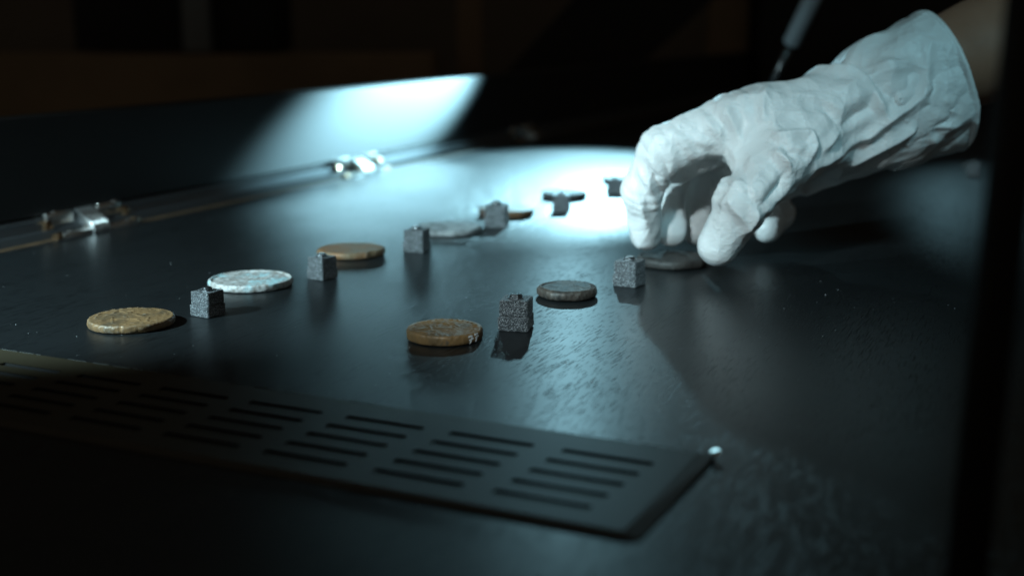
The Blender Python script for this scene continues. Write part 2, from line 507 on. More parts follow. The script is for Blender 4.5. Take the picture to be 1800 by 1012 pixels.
# plate as a grid with real slot openings: columns cut per row band, back to front
bm = bmesh.new()
def quad(x0, x1, y0, y1):
    vs = [bm.verts.new(p) for p in ((x0, y0, GT), (x1, y0, GT), (x1, y1, GT), (x0, y1, GT))]
    bm.faces.new(vs)
def wall(x0, y0, x1, y1):
    vs = [bm.verts.new(p) for p in ((x0, y0, GT), (x1, y1, GT), (x1, y1, 0.0004), (x0, y0, 0.0004))]
    bm.faces.new(vs)
RX = -0.0055                                        # where the right end begins to slope down
FY = -DEEP + 0.004
ycur = 0.0
for r in range(NR):
    row = sorted([s for k, s in enumerate(slots) if k % NR == r])
    ya, yb = row[0][3], row[0][2]
    quad(-LONG, RX, ya, ycur)
    xc = -LONG
    for s in row:
        quad(xc, s[0], yb, ya); xc = s[1]
    quad(xc, RX, yb, ya)
    ycur = yb
quad(-LONG, RX, FY, ycur)
# sloping margins: right end and front, with the rounded outer corner
def poly(pts):
    bm.faces.new([bm.verts.new(p) for p in pts])
lo = 0.0003
poly(((RX, FY, GT), (0.0, FY, lo), (0.0, 0.0, lo + .0006), (RX, 0.0, GT)))
poly(((-LONG, -DEEP, lo), (RX, -DEEP, lo), (RX, FY, GT), (-LONG, FY, GT)))
arc = [(RX + 0.0055 * math.sin(a), FY - 0.004 * math.cos(a), lo) for a in np.linspace(0, math.pi / 2, 9)]
for i in range(8):
    poly((arc[i], arc[i + 1], (RX, FY, GT)))
poly(((-LONG, 0, GT), (RX, 0, GT), (RX, 0.0012, 0.0002), (-LONG, 0.0012, 0.0002)))
poly(((RX, 0, GT), (0, 0, lo + .0006), (0.0, 0.0012, 0.0002), (RX, 0.0012, 0.0002)))
bmesh.ops.remove_doubles(bm, verts=list(bm.verts), dist=1e-6)
link('plate', bm_mesh('grille_plate', bm), M['plate'], gr)
for s in slots:                                     # near-black liners paint the shade inside the slots
    zl, zh = 0.0004, GT - 0.0002
    me = mesh('slot', [(s[0], s[2], zl), (s[1], s[2], zl), (s[1], s[3], zl), (s[0], s[3], zl), (s[0], s[2], zh), (s[1], s[2], zh), (s[1], s[3], zh), (s[0], s[3], zh)],
              [(0, 1, 2, 3), (0, 4, 5, 1), (1, 5, 6, 2), (2, 6, 7, 3), (3, 7, 4, 0)])
    link('slot', me, M['void'], gr)
# edge glints put in as bright metal slivers, and the small screw glinting in the corner
bm = bmesh.new()
rr = random.Random(4)
x = -LONG
while x < -0.004:
    l = rr.uniform(0.001, 0.010)
    if rr.random() < (0.75 if x > -0.06 or x < -0.26 else 0.45):
        wdt = rr.uniform(0.0001, 0.00035)
        box_bm(bm, x, x + l, 0.0002, 0.0002 + wdt, GT - 0.0005, GT + 0.0001)
    x += l + rr.uniform(0.0003, 0.004)
tag(link('edge_glints', bm_mesh('edge_glints', bm), simple('glint_metal', (0.35, 0.37, 0.37), 0.35, metal=0.9), gr), kind='stuff')
bm = bmesh.new()
bmesh.ops.create_cone(bm, cap_ends=True, segments=24, radius1=0.0018, radius2=0.0016, depth=0.0012)
bmesh.ops.bevel(bm, geom=[e for e in bm.edges if e.calc_face_angle(0) > .6], offset=0.0003, segments=2, affect='EDGES')
link('corner_screw', bm_mesh('corner_screw', bm), simple('bright_screw', (0.92, 0.90, 0.86), 0.34, metal=1.0), gr, loc=(0.0, 0.0006, 0.0022), rot=Vector((-0.158, -0.041, 0.607)).to_track_quat('Z', 'Y').to_euler())

# ================================================================== MOUNT BLOCKS
def block_parts():
    lo_m = bmesh.new(); box_bm(lo_m, -.5, .5, -.5, .5, 0, .47)
    up_m = bmesh.new(); box_bm(up_m, -.46, .47, -.47, .48, .478, 1.0)
    def rough(bm, seed):
        bmesh.ops.bevel(bm, geom=list(bm.edges), offset=0.03, segments=2, affect='EDGES')
        bmesh.ops.subdivide_edges(bm, edges=[e for e in bm.edges if e.calc_length() > .2], cuts=9, use_grid_fill=True)
        f = sines(34, 18, seed)
        for v in bm.verts:
            d = float(f(np.array([v.co]))[0]) * 0.010
            v.co += Vector((v.co.x, v.co.y, (v.co.z - .5) * .5)) * d
    rough(lo_m, 3); rough(up_m, 4)
    a = bm_mesh('mount_base', lo_m); b = bm_mesh('mount_upper', up_m)
    for me in (a, b):
        for p in me.polygons: p.use_smooth = True
        me.set_sharp_from_angle(angle=rad(40))
        me.materials.append(M['grit'])
    bm = bmesh.new()
    bmesh.ops.create_cone(bm, cap_ends=True, segments=12, radius1=.23, radius2=.20, depth=.18)
    for v in bm.verts: v.co.z += 1.06
    bmesh.ops.bevel(bm, geom=[e for e in bm.edges if e.calc_face_angle(0) > .6], offset=.03, segments=2, affect='EDGES')
    c = bm_mesh('mount_pin', bm); c.materials.append(M['pin'])
    bm = bmesh.new()
    bmesh.ops.create_cone(bm, cap_ends=True, segments=16, radius1=.30, radius2=.27, depth=.05)
    for v in bm.verts: v.co.z += 1.005
    d = bm_mesh('mount_washer', bm); d.materials.append(M['pin'])
    return (('base', a), ('upper_block', b), ('pin', c), ('pin_collar', d))
BP = block_parts()
def mount(px, py, theta, s, label, tilt=0, size_z=1.0):
    p = ground(px, py)
    al = math.atan2(p[0], p[1])
    e = empty('mount_block', (p[0], p[1], 0.0002), -al - rad(theta))
    e.scale = (s, s, s * size_z)
    tag(e, label, 'mount block', 'grey mounts beside the coins')
    for nme, me in BP:
        o = link(nme, me, None, e)
        if nme == 'upper_block':
            o.rotation_euler = (0, 0, rad(tilt))
    return e
mount(366, 553.5, 45, 0.0118, 'grey gritty mount block between the brown and the turquoise coin, at left', 3)
mount(567, 489, 44, 0.0120, 'grey gritty mount block in front of the rusty brown coin, second in the left row', 0)
mount(733, 441, 22, 0.0134, 'pale grey mount block before the mottled grey coin, third in the left row', 1)
mount(873, 398, 10, 0.0150, 'blurred mount block overlapping the brown-edged dark coin, fourth in the left row', 0)
mount(987, 371, 5, 0.0124, 'dark mount block forming a T with the thin coin in the bright pool', 0)
mount(1080, 341, 4, 0.0128, 'farthest dark mount block in the bright pool, next to the index finger', 0)
mount(907, 577, 12, 0.0140, 'sparkling grey mount block right of the numbered coin, casting a long shadow', 0)
mount(1106, 501, 24, 0.0134, 'grey mount block in front of the coin held by the gloved hand', 0)
far_mount = mount(1711, 309, 3, 0.0115, 'small dark mount block with a shiny pin below the glove cuff, far right', 0)

# ================================================================== COINS
def coin_mesh(name, R, T, seed, wob=0.012, dish=0.0, relief=0.00018, rim=0.08, rnd=0.22, lump=0.0, nth=180, poly=None, crack=None, tiltz=0.0):
    r_ = np.random.default_rng(seed)
    th = np.linspace(0, 2 * math.pi, nth, endpoint=False)
    rad_t = np.ones(nth)
    for k in range(2, 12):
        rad_t += wob / k ** .7 * r_.uniform(-1, 1) * np.cos(k * th + r_.uniform(0, 6.28))
    if poly is not None:                           # uneven, nearly polygonal flan
        a = np.array(poly) * math.pi / 180
        m_ = np.max(np.cos(th[:, None] - a[None, :]), axis=1)
        rad_t *= 0.55 + 0.45 * (0.90 / np.maximum(m_, .75))
    prof = []                                      # (radius factor, height factor)
    for q in np.linspace(-90, 90, 13):
        c, s = math.cos(math.radians(q)), math.sin(math.radians(q))
        prof.append((1 - rnd * (1 - c) * T / R, .5 + .5 * np.sign(s) * abs(s) ** .75))
    inner = np.linspace(1 - rnd * T / R - .012, 0.02, 46)
    V = []
    side_n = sines(2600, 14, seed + 5); side_l = sines(420, 8, seed + 6)
    hi = sines(1500, 20, seed + 1); mid = sines(620, 14, seed + 2); low = sines(160, 6, seed + 3)
    # struck design: raised forms from overlapping strokes and a ring of letters
    strokes = []
    for _ in range(15):
        c0 = r_.uniform(-.5, .5, 2); an = r_.uniform(0, 3.14); L = r_.uniform(.08, .32)
        strokes.append((c0, np.array([math.cos(an), math.sin(an)]) * L, r_.uniform(.025, .06)))
    for k in range(26):
        an = k / 26 * 6.28 + r_.uniform(-.05, .05)
        c0 = np.array([math.cos(an), math.sin(an)]) * .8
        a2 = an + r_.choice([0, 1.57, .5])
        strokes.append((c0, np.array([math.cos(a2), math.sin(a2)]) * .045, .018))
    def design(x, y):
        p = np.stack([x, y], -1); h = np.zeros(len(x))
        for c0, d, w_ in strokes:
            L2 = (d * d).sum()
            t = np.clip(((p - c0 + d) @ d) / (2 * L2), 0, 1)
            q = p - (c0 - d) - 2 * t[:, None] * d
            h = np.maximum(h, np.exp(-(q ** 2).sum(1) / w_ ** 2))
        return h
    rows = []
    for pr, ph in prof:
        rr_ = R * rad_t * pr
        x, y = rr_ * np.cos(th), rr_ * np.sin(th); z = np.full(nth, T * ph)
        P = np.stack([x, y, z], 1)
        n = side_n(P) * 0.00010 + side_l(P) * 0.00022 * (lump + .4)
        if crack is not None:
            for ca, cw, cd in crack:
                dd = np.abs((th - ca + math.pi) % (2 * math.pi) - math.pi) * R
                n -= cd * np.exp(-(dd / cw) ** 2) * (0.3 + 0.7 * ph)
        P[:, 0] += np.cos(th) * n; P[:, 1] += np.sin(th) * n
        if 0.02 < ph < 0.98: P[:, 2] += side_n(P[:, [1, 2, 0]]) * 0.00006
        P[:, 2] = np.maximum(P[:, 2], 0.0)
        rows.append(P)
    for q in inner:
        rr_ = R * rad_t * q
        x, y = rr_ * np.cos(th), rr_ * np.sin(th)
        P = np.stack([x, y, np.full(nth, T)], 1)
        h = (design(x / R, y / R) * relief * (0.65 + .5 * np.clip(low(P), -1, 1)) + hi(P) * relief * .16 + mid(P) * relief * .24 + low(P) * relief * .5 * (1 + lump))
        edge = np.clip((q - (1 - rim)) / (rim * .5), 0, 1)
        h = h * (1 - .7 * edge) - dish * (1 - edge) * (1 - .35 * (1 - q) ** 2) - dish * 0.6 * max(0, .75 - q)
        fade = np.clip((1 - rnd * T / R - q) / .05, 0, 1)
        P[:, 2] += h * fade
        rows.append(P)
    V = np.concatenate(rows)
    F = []
    nr = len(rows)
    i = np.arange(nth); j = (i + 1) % nth
    for k in range(nr - 1):
        F += [tuple(f) for f in np.stack([k * nth + i, k * nth + j, (k + 1) * nth + j, (k + 1) * nth + i], 1).tolist()]
    F.append(tuple(range((nr - 1) * nth, nr * nth)))
    F.append(tuple(range(nth - 1, -1, -1)))
    if tiltz:
        V[:, 2] += (V[:, 2] / T) * V[:, 0] / R * tiltz
    return mesh(name, V, F, True)

M['c1'] = coin_mat('coin_brown_bronze', (0.205, 0.120, 0.055), (0.10, 0.07, 0.042), (0.80, 0.78, 0.74), 0.15, 0.46, blotch=120)
M['c2'] = coin_mat('coin_silver_verdigris', (0.50, 0.495, 0.48), (0.20, 0.175, 0.15), (0.85, 0.84, 0.82), 0.05, 0.6, blotch=420, third=(0.36, 0.55, 0.58), tsc=95, tpos=0.57)
M['c3'] = coin_mat('coin_rusty_brown', (0.17, 0.115, 0.065), (0.24, 0.115, 0.05), (0.80, 0.74, 0.66), 0.12, 0.48, blotch=90)
M['c4'] = coin_mat('coin_mottled_grey', (0.30, 0.31, 0.31), (0.07, 0.07, 0.07), (0.6, 0.6, 0.6), 0.0, 0.75, blotch=180)
M['c5'] = coin_mat('coin_dark_rust', (0.16, 0.085, 0.045), (0.06, 0.05, 0.045), (0.45, 0.36, 0.3), 0.1, 0.5, blotch=150)
M['c6'] = coin_mat('coin_dark_grey', (0.05, 0.05, 0.05), (0.025, 0.025, 0.025), (0.2, 0.2, 0.2), 0.0, 0.7, blotch=150)
M['c77'] = coin_mat('coin_ochre_brass', (0.235, 0.135, 0.055), (0.14, 0.088, 0.042), (0.60, 0.54, 0.44), 0.12, 0.44, blotch=70, third=(0.10, 0.085, 0.065), tsc=210, tpos=0.62)
M['c8'] = coin_mat('coin_dark_bronze', (0.07, 0.055, 0.045), (0.03, 0.028, 0.026), (0.55, 0.50, 0.44), 0.25, 0.46, blotch=140)
M['c9'] = coin_mat('coin_held_dark', (0.05, 0.046, 0.042), (0.025, 0.024, 0.023), (0.20, 0.19, 0.18), 0.1, 0.55, blotch=160)

def coin(px, py, wpx, T, seed, mat, label, rz=0.0, **kw):
    p = ground(px, py, T)
    p1 = ground(px - wpx / 2, py, T); p2 = ground(px + wpx / 2, py, T)
    R = np.linalg.norm(p2 - p1) / 2
    o = link('coin', coin_mesh('coin', R, T, seed, **kw), M[mat], loc=(p[0], p[1], 0.0003), rot=(0, 0, rz))
    tag(o, label, 'coin', 'old coins laid out on the table')
    return o, R
coin(230.5, 557, 149, 0.0038, 11, 'c1', 'brown bronze coin with a bright worn rim, nearest at far left', wob=0.008, relief=0.00046, rnd=.30, crack=[(rad(-88), 0.0004, 0.0006), (rad(-160), .0008, .0003)])
coin(441, 489, 146, 0.0037, 12, 'c2', 'pale silver coin with turquoise corrosion and a raised rim', wob=0.012, dish=0.0008, relief=0.00036, rim=.10, rnd=.25, lump=.6)
coin(617.5, 436, 118, 0.0042, 13, 'c3', 'rusty brown coin with a notched right edge behind the second mount', wob=0.02, relief=0.00024, rnd=.45, lump=1.0, crack=[(rad(-45), .0022, .0011), (rad(-62), .001, .0005)])
coin(787, 398, 120, 0.0036, 14, 'c4', 'mottled grey coin, fourth along the left row', wob=0.02, relief=0.00030, lump=1.0)
coin(890, 366, 97, 0.0052, 15, 'c5', 'dark coin with rust brown right side behind the fourth mount', wob=0.015, relief=0.00024, rnd=.3)
coin(992, 337, 79, 0.0056, 16, 'c6', 'thin dark coin silhouetted in the bright pool behind a mount', wob=0.015, relief=0.00018)
coin(1082, 312, 46, 0.0050, 17, 'c6', 'tiny dark coin beside the index finger, farthest in the bright pool', wob=0.02, relief=0.00018)
c77, R77 = coin(782, 576, 135, 0.0046, 18, 'c77', 'ochre brass coin with the number 77 inked on its rim', wob=0.010, relief=0.00044, rnd=.22, lump=.3, crack=[(rad(-118), .0006, .0004), (rad(-95), .0005, .0003)])
coin(997, 503, 108, 0.0052, 19, 'c8', 'dark glossy bronze coin with a chipped lip behind the sparkling mount', wob=0.025, relief=0.00030, rnd=.5, lump=1.2)
coin(1182, 450, 126, 0.0050, 20, 'c9', 'dark thick uneven coin pinched by the gloved thumb and index finger', wob=0.03, relief=0.00036, rnd=.35, lump=1.6, poly=[20, 75, 130, 190, 235, 290, 340])
coin(1707, 290, 27, 0.0022, 21, 'c4', 'small pale coin behind the far right mount block below the cuff', wob=0.02, nth=64)

# the inked number on the rim: two crossed sevens
def ink_strokes(parent, R, T):
    bm = bmesh.new()
    facing = -math.pi / 2 - math.atan2(parent.location.x, parent.location.y)
    base = facing + rad(46)
    co = np.array([v.co[:] for v in parent.data.vertices])
    va_ = np.arctan2(co[:, 1], co[:, 0]); vr_ = np.hypot(co[:, 0], co[:, 1])
    def pt(sx, sz):
        a = base + sx / R
        da = np.abs((va_ - a + math.pi) % (2 * math.pi) - math.pi) * R
        m_ = (da < 0.0007) & (np.abs(co[:, 2] - sz) < 0.0008)
        q = (vr_[m_].max() if m_.any() else R) + 0.00012
        return Vector((q * math.cos(a), q * math.sin(a), sz))
    def stroke(pts, w0, w1):
        n = len(pts)
        prev = None
        P2 = []
        for k in range(n - 1):
            for q in np.linspace(0, 1, 6, endpoint=(k == n - 2)):
                P2.append((pts[k][0] + (pts[k + 1][0] - pts[k][0]) * q, pts[k][1] + (pts[k + 1][1] - pts[k][1]) * q))
        for k, (x, z) in enumerate(P2):
            x2, z2 = P2[min(k + 1, len(P2) - 1)]; x0, z0 = P2[max(k - 1, 0)]
            dx, dz = x2 - x0, z2 - z0; L = math.hypot(dx, dz) or 1
            ww = w0 + (w1 - w0) * k / len(P2)
            ox, oz = -dz / L * ww, dx / L * ww
            a = bm.verts.new(pt(x + ox, z + oz)); b = bm.verts.new(pt(x - ox, z - oz))
            if prev: bm.faces.new((prev[0], prev[1], b, a))
            prev = (a, b)
    for off, dz in ((-0.0030, 0.0), (0.0006, 0.0004)):
        stroke([(off, 0.0034 + dz), (off + .0010, .0036 + dz), (off + 0.0024, 0.0036 + dz), (off + .0018, .0024 + dz), (off + 0.0010, 0.0002 + dz)], 0.00036, 0.00032)
        stroke([(off + 0.0004, 0.0020 + dz), (off + 0.0030 + dz, 0.0024 + dz)], 0.00030, 0.00026)
    me = bm_mesh('number', bm)
    o = link('inked_number', me, M['ink'], parent)
    o['label'] = 'white handwritten number 77'
    sol = o.modifiers.new('t', 'SOLIDIFY'); sol.thickness = 0.0001; sol.offset = 0
ink_strokes(c77, R77 * 1.0, 0.0046)

# ================================================================== GLOVED HAND
VX = 0.0008
PRIM = []          # (a, ra, b, rb, k)
def J(x, y, Y, r):
    p = at(x, y, Y)
    r = r / 1000.0
    p[2] = max(p[2], r + 0.0006)
    return (p, r)
def chain(js, k):
    for a, b in zip(js[:-1], js[1:]):
        PRIM.append((a[0], a[1], b[0], b[1], k))
idx = [J(1280, 217, .690, 14.5), J(1166, 264, .690, 12.8), J(1128, 338, .700, 11.2), J(1136, 414, .712, 9.2)]
mid_ = [J(1296, 222, .717, 14), J(1196, 262, .733, 12), J(1174, 340, .737, 10.2), J(1180, 408, .726, 8.8)]
rin = [J(1318, 245, .740, 13), J(1240, 285, .757, 12), J(1232, 350, .758, 10.5), J(1222, 406, .742, 8.8)]
pin_ = [J(1360, 305, .752, 13.5), J(1300, 340, .768, 12.5), J(1366, 376, .748, 10.4), J(1348, 400, .735, 8.8)]
thu = [J(1435, 240, .700, 20), J(1378, 282, .673, 15.5), J(1308, 356, .655, 13.4), J(1262, 430, .660, 11.6)]
meta = [[idx[0], J(1500, 192, .715, 24)], [mid_[0], J(1500, 205, .725, 24)], [rin[0], J(1500, 225, .735, 24)], [J(1372, 312, .752, 14), J(1500, 252, .742, 23)]]
web = [[J(1320, 213, .690, 15.5), J(1372, 270, .676, 15)], [J(1350, 205, .695, 17), J(1405, 262, .685, 17)], [J(1302, 246, .690, 13), J(1345, 308, .666, 13)],
       [J(1400, 250, .70, 17), J(1385, 310, .735, 14)], [J(1335, 262, .730, 14), J(1272, 318, .764, 12)], [J(1290, 243, .706, 13.5), J(1192, 288, .706, 11.5)]]
cuff = [J(1470, 217, .724, 31.5), J(1556, 182, .735, 36.5), J(1668, 139, .747, 42.5)]
for m_ in meta: chain(m_, 0.008)
for m_ in web: chain(m_, 0.008)
chain(cuff, 0.010)
chain(thu, 0.006)
chain(pin_, 0.003); chain(rin, 0.0025); chain(mid_, 0.0025); chain(idx, 0.004)

allp = np.array([q for pr in PRIM for q in (pr[0], pr[2])])
lo_b = allp.min(0) - 0.055; hi_b = allp.max(0) + 0.055
lo_b[2] = -0.006
nx, ny, nz = [int(math.ceil((hi_b[i] - lo_b[i]) / VX)) for i in range(3)]
gx = (lo_b[0] + VX * np.arange(nx)).astype(np.float32); gy = (lo_b[1] + VX * np.arange(ny)).astype(np.float32); gz = (lo_b[2] + VX * np.arange(nz)).astype(np.float32)
D = np.full((nx, ny, nz), 0.03, np.float32)
def rcone(P, a, ra, b, rb):
    ba = (b - a).astype(np.float32); l2 = float(ba @ ba)
    rr = ra - rb
    t = sum((P[i] - np.float32(a[i])) * ba[i] for i in range(3)) / np.float32(l2)
    # tapered capsule: shift along the axis for the slant
    d2 = sum((P[i] - np.float32(a[i]) - ba[i] * t) ** 2 for i in range(3))
    t2 = np.clip(t + np.sqrt(d2) * np.float32(-rr / l2), 0, 1) if abs(rr) > 1e-6 else np.clip(t, 0, 1)
    d = np.sqrt(sum((P[i] - np.float32(a[i]) - ba[i] * t2) ** 2 for i in range(3)))
    return d - (np.float32(ra) - np.float32(rr) * t2)
for a, ra, b, rb, k in PRIM:
    R_ = max(ra, rb) + 0.022
    l_ = np.minimum(a, b) - R_; h_ = np.maximum(a, b) + R_
    i0 = np.clip(((l_ - lo_b) / VX).astype(int), 0, None); i1 = np.minimum(((h_ - lo_b) / VX).astype(int) + 1, [nx, ny, nz])
    sl = tuple(slice(i0[q], i1[q]) for q in range(3))
    P = (gx[sl[0]][:, None, None], gy[sl[1]][None, :, None], gz[sl[2]][None, None, :])
    d = rcone(P, a, ra, b, rb)
    o_ = D[sl]
    hh = np.clip(0.5 + 0.5 * (o_ - d) / np.float32(k), 0, 1)
    D[sl] = o_ + (d - o_) * hh - np.float32(k) * hh * (1 - hh)
# the cuff is cut off and hollow
cdir = np.array([0.930, 0.135, 0.335]); cdir /= np.linalg.norm(cdir)
cend = at(1655, 143, .745)
GXf = gx[:, None, None]; GYf = gy[None, :, None]; GZf = gz[None, None, :]
along = (GXf - np.float32(cend[0])) * np.float32(cdir[0]) + (GYf - np.float32(cend[1])) * np.float32(cdir[1]) + (GZf - np.float32(cend[2])) * np.float32(cdir[2])
inner = D + np.float32(0.0030)
bore = np.maximum(inner, -(along + np.float32(0.045)))      # removes the inside of the last 45 mm
D = np.maximum(D, along)
D = np.maximum(D, -bore)
del along, inner, bore

def surface_nets(D, lo, h):
    S = D < 0
    c = np.zeros(tuple(s - 1 for s in D.shape), np.uint8)
    for dx in (0, 1):
        for dy in (0, 1):
            for dz in (0, 1):
                c += S[dx:D.shape[0] - 1 + dx, dy:D.shape[1] - 1 + dy, dz:D.shape[2] - 1 + dz]
    mix = (c > 0) & (c < 8)
    ids = np.full(mix.shape, -1, np.int64)
    I = np.argwhere(mix)
    ids[mix] = np.arange(len(I))
    acc = np.zeros((len(I), 3)); cnt = np.zeros(len(I))
    cor = [(0, 0, 0), (1, 0, 0), (0, 1, 0), (1, 1, 0), (0, 0, 1), (1, 0, 1), (0, 1, 1), (1, 1, 1)]
    val = [D[I[:, 0] + a, I[:, 1] + b, I[:, 2] + c_] for a, b, c_ in cor]
    for p in range(8):
        for q in range(p + 1, 8):
            if sum(abs(cor[p][k] - cor[q][k]) for k in range(3)) != 1: continue
            a, b = val[p].astype(float), val[q].astype(float)
            m_ = (a < 0) != (b < 0)
            t = np.where(m_, a / np.where(np.abs(a - b) < 1e-12, 1, a - b), 0)
            pos = np.array(cor[p], float)[None] + t[:, None] * (np.array(cor[q]) - np.array(cor[p]))[None]
            acc[m_] += pos[m_]; cnt[m_] += 1
    V = (I + acc / cnt[:, None]) * h + lo
    F = []
    for ax in range(3):
        o1, o2 = [(1, 2), (2, 0), (0, 1)][ax]
        sl0 = [slice(None)] * 3; sl1 = [slice(None)] * 3
        sl0[ax] = slice(0, -1); sl1[ax] = slice(1, None)
        A = S[tuple(sl0)]; B = S[tuple(sl1)]
        ed = np.argwhere(A != B)
        ed = ed[(ed[:, o1] > 0) & (ed[:, o2] > 0) & (ed[:, o1] < D.shape[o1] - 1) & (ed[:, o2] < D.shape[o2] - 1)]
        e1 = np.zeros(3, int); e1[o1] = 1; e2 = np.zeros(3, int); e2[o2] = 1
        def gid(e): return ids[e[:, 0], e[:, 1], e[:, 2]]
        q = np.stack([gid(ed - e1 - e2), gid(ed - e2), gid(ed), gid(ed - e1)], 1)
        flip = ~A[ed[:, 0], ed[:, 1], ed[:, 2]]
        q[flip] = q[flip][:, ::-1]
        F.append(q)
    return V, np.concatenate(F)
GV, GF = surface_nets(D, lo_b, VX)
del D

def vnormals(V, F):
    n = np.cross(V[F[:, 2]] - V[F[:, 0]], V[F[:, 3]] - V[F[:, 1]])
    N = np.zeros_like(V)
    for k in range(4): np.add.at(N, F[:, k], n)
    return N / np.maximum(np.linalg.norm(N, axis=1), 1e-12)[:, None]
GN = vnormals(GV, GF)

# --- how loose the rubber lies: tight on the knuckles and finger tips, slack at wrist and cuff
axis_t = (GV - cend) @ cdir                                      # 0 at the cuff edge, negative towards the fingers
slack = np.clip(1 - (-axis_t - 0.02) / 0.10, 0, 1)
def seg_d(P, a, b):
    ab = b - a
    t = np.clip((P - a) @ ab / (ab @ ab), 0, 1)
    return np.linalg.norm(P - a - t[:, None] * ab, axis=1), t
def worley(P, cell, seed, stretch, jitter=1.0):
    Q = P @ stretch.T
    lo = Q.min(0) - cell; n = np.ceil((Q.max(0) - lo) / cell).astype(int) + 2
    r = np.random.default_rng(seed)
    pts = r.uniform(0, 1, (n[0], n[1], n[2], 3))
    wts = r.uniform(0, .25, (n[0], n[1], n[2]))
    ci = np.floor((Q - lo) / cell).astype(int)
    best = np.full(len(Q), 9.0)
    for dx in (-1, 0, 1):
        for dy in (-1, 0, 1):
            for dz in (-1, 0, 1):
                k = np.clip(ci + [dx, dy, dz], 0, n - 1)
                fp = (k + pts[k[:, 0], k[:, 1], k[:, 2]]) * cell + lo
                d2 = ((Q - fp) ** 2).sum(1) / cell ** 2 - wts[k[:, 0], k[:, 1], k[:, 2]]
                best = np.minimum(best, d2)
    return best
def rotm(ax, an):
    return np.array(Matrix.Rotation(an, 3, Vector(ax)))
fold_dir = (at(1440, 299, .71) - at(1630, 90, .735)); fold_dir /= np.linalg.norm(fold_dir)
def stretch_along(d, s):
    d = d / np.linalg.norm(d)
    return np.eye(3) - np.outer(d, d) * (1 - 1 / s)
warp = np.stack([sines(90, 8, 31 + i)(GV) for i in range(3)], 1) * 0.0035
W1 = worley(GV + warp, 0.025, 5, stretch_along(fold_dir, 2.6))
W2 = worley(GV + warp * .7, 0.013, 6, stretch_along(cdir + np.array([0, 0, .5]), 1.6))
W3 = worley(GV, 0.0075, 8, stretch_along(np.array([.3, .2, 1.0]), 2.0))
disp = (W1 - .30) * (0.0014 + 0.0048 * slack) + (W2 - .3) * (0.0009 + 0.0008 * slack) + (W3 - .3) * 0.0002
disp += sines(45, 6, 77)(GV) * 0.0012 * slack

# --- rings of small creases across each finger joint
def joint_creases(j0, j1, j2, amp, wav, seed):
    a, b, c = j0[0], j1[0], j2[0]
    d, _ = seg_d(GV, a + (b - a) * .5, b); d2, _ = seg_d(GV, b, b + (c - b) * .5)
    near = np.minimum(d, d2) < j1[1] * 1.55
    ax = (c - a) / np.linalg.norm(c - a)
    s = (GV - b) @ ax
    s = s + sines(160, 6, seed)(GV) * 0.0016
    ph = np.abs(np.sin(s * math.pi / wav + .4)) ** 0.8
    env = np.exp(-(s / (j1[1] * 1.05)) ** 2) * near
    return (ph - .5) * amp * env
disp += joint_creases(idx[0], idx[1], idx[2], 0.0008, 0.0072, 41)
disp += joint_creases(idx[1], idx[2], idx[3], 0.0005, 0.0060, 42)
disp += joint_creases(mid_[0], mid_[1], mid_[2], 0.0008, 0.0068, 43)
disp += joint_creases(mid_[1], mid_[2], mid_[3], 0.0005, 0.006, 48)
disp += joint_creases(thu[1], thu[2], thu[3], 0.0008, 0.0085, 44)
disp += joint_creases(meta[0][1], idx[0], idx[1], 0.0009, 0.0085, 46)

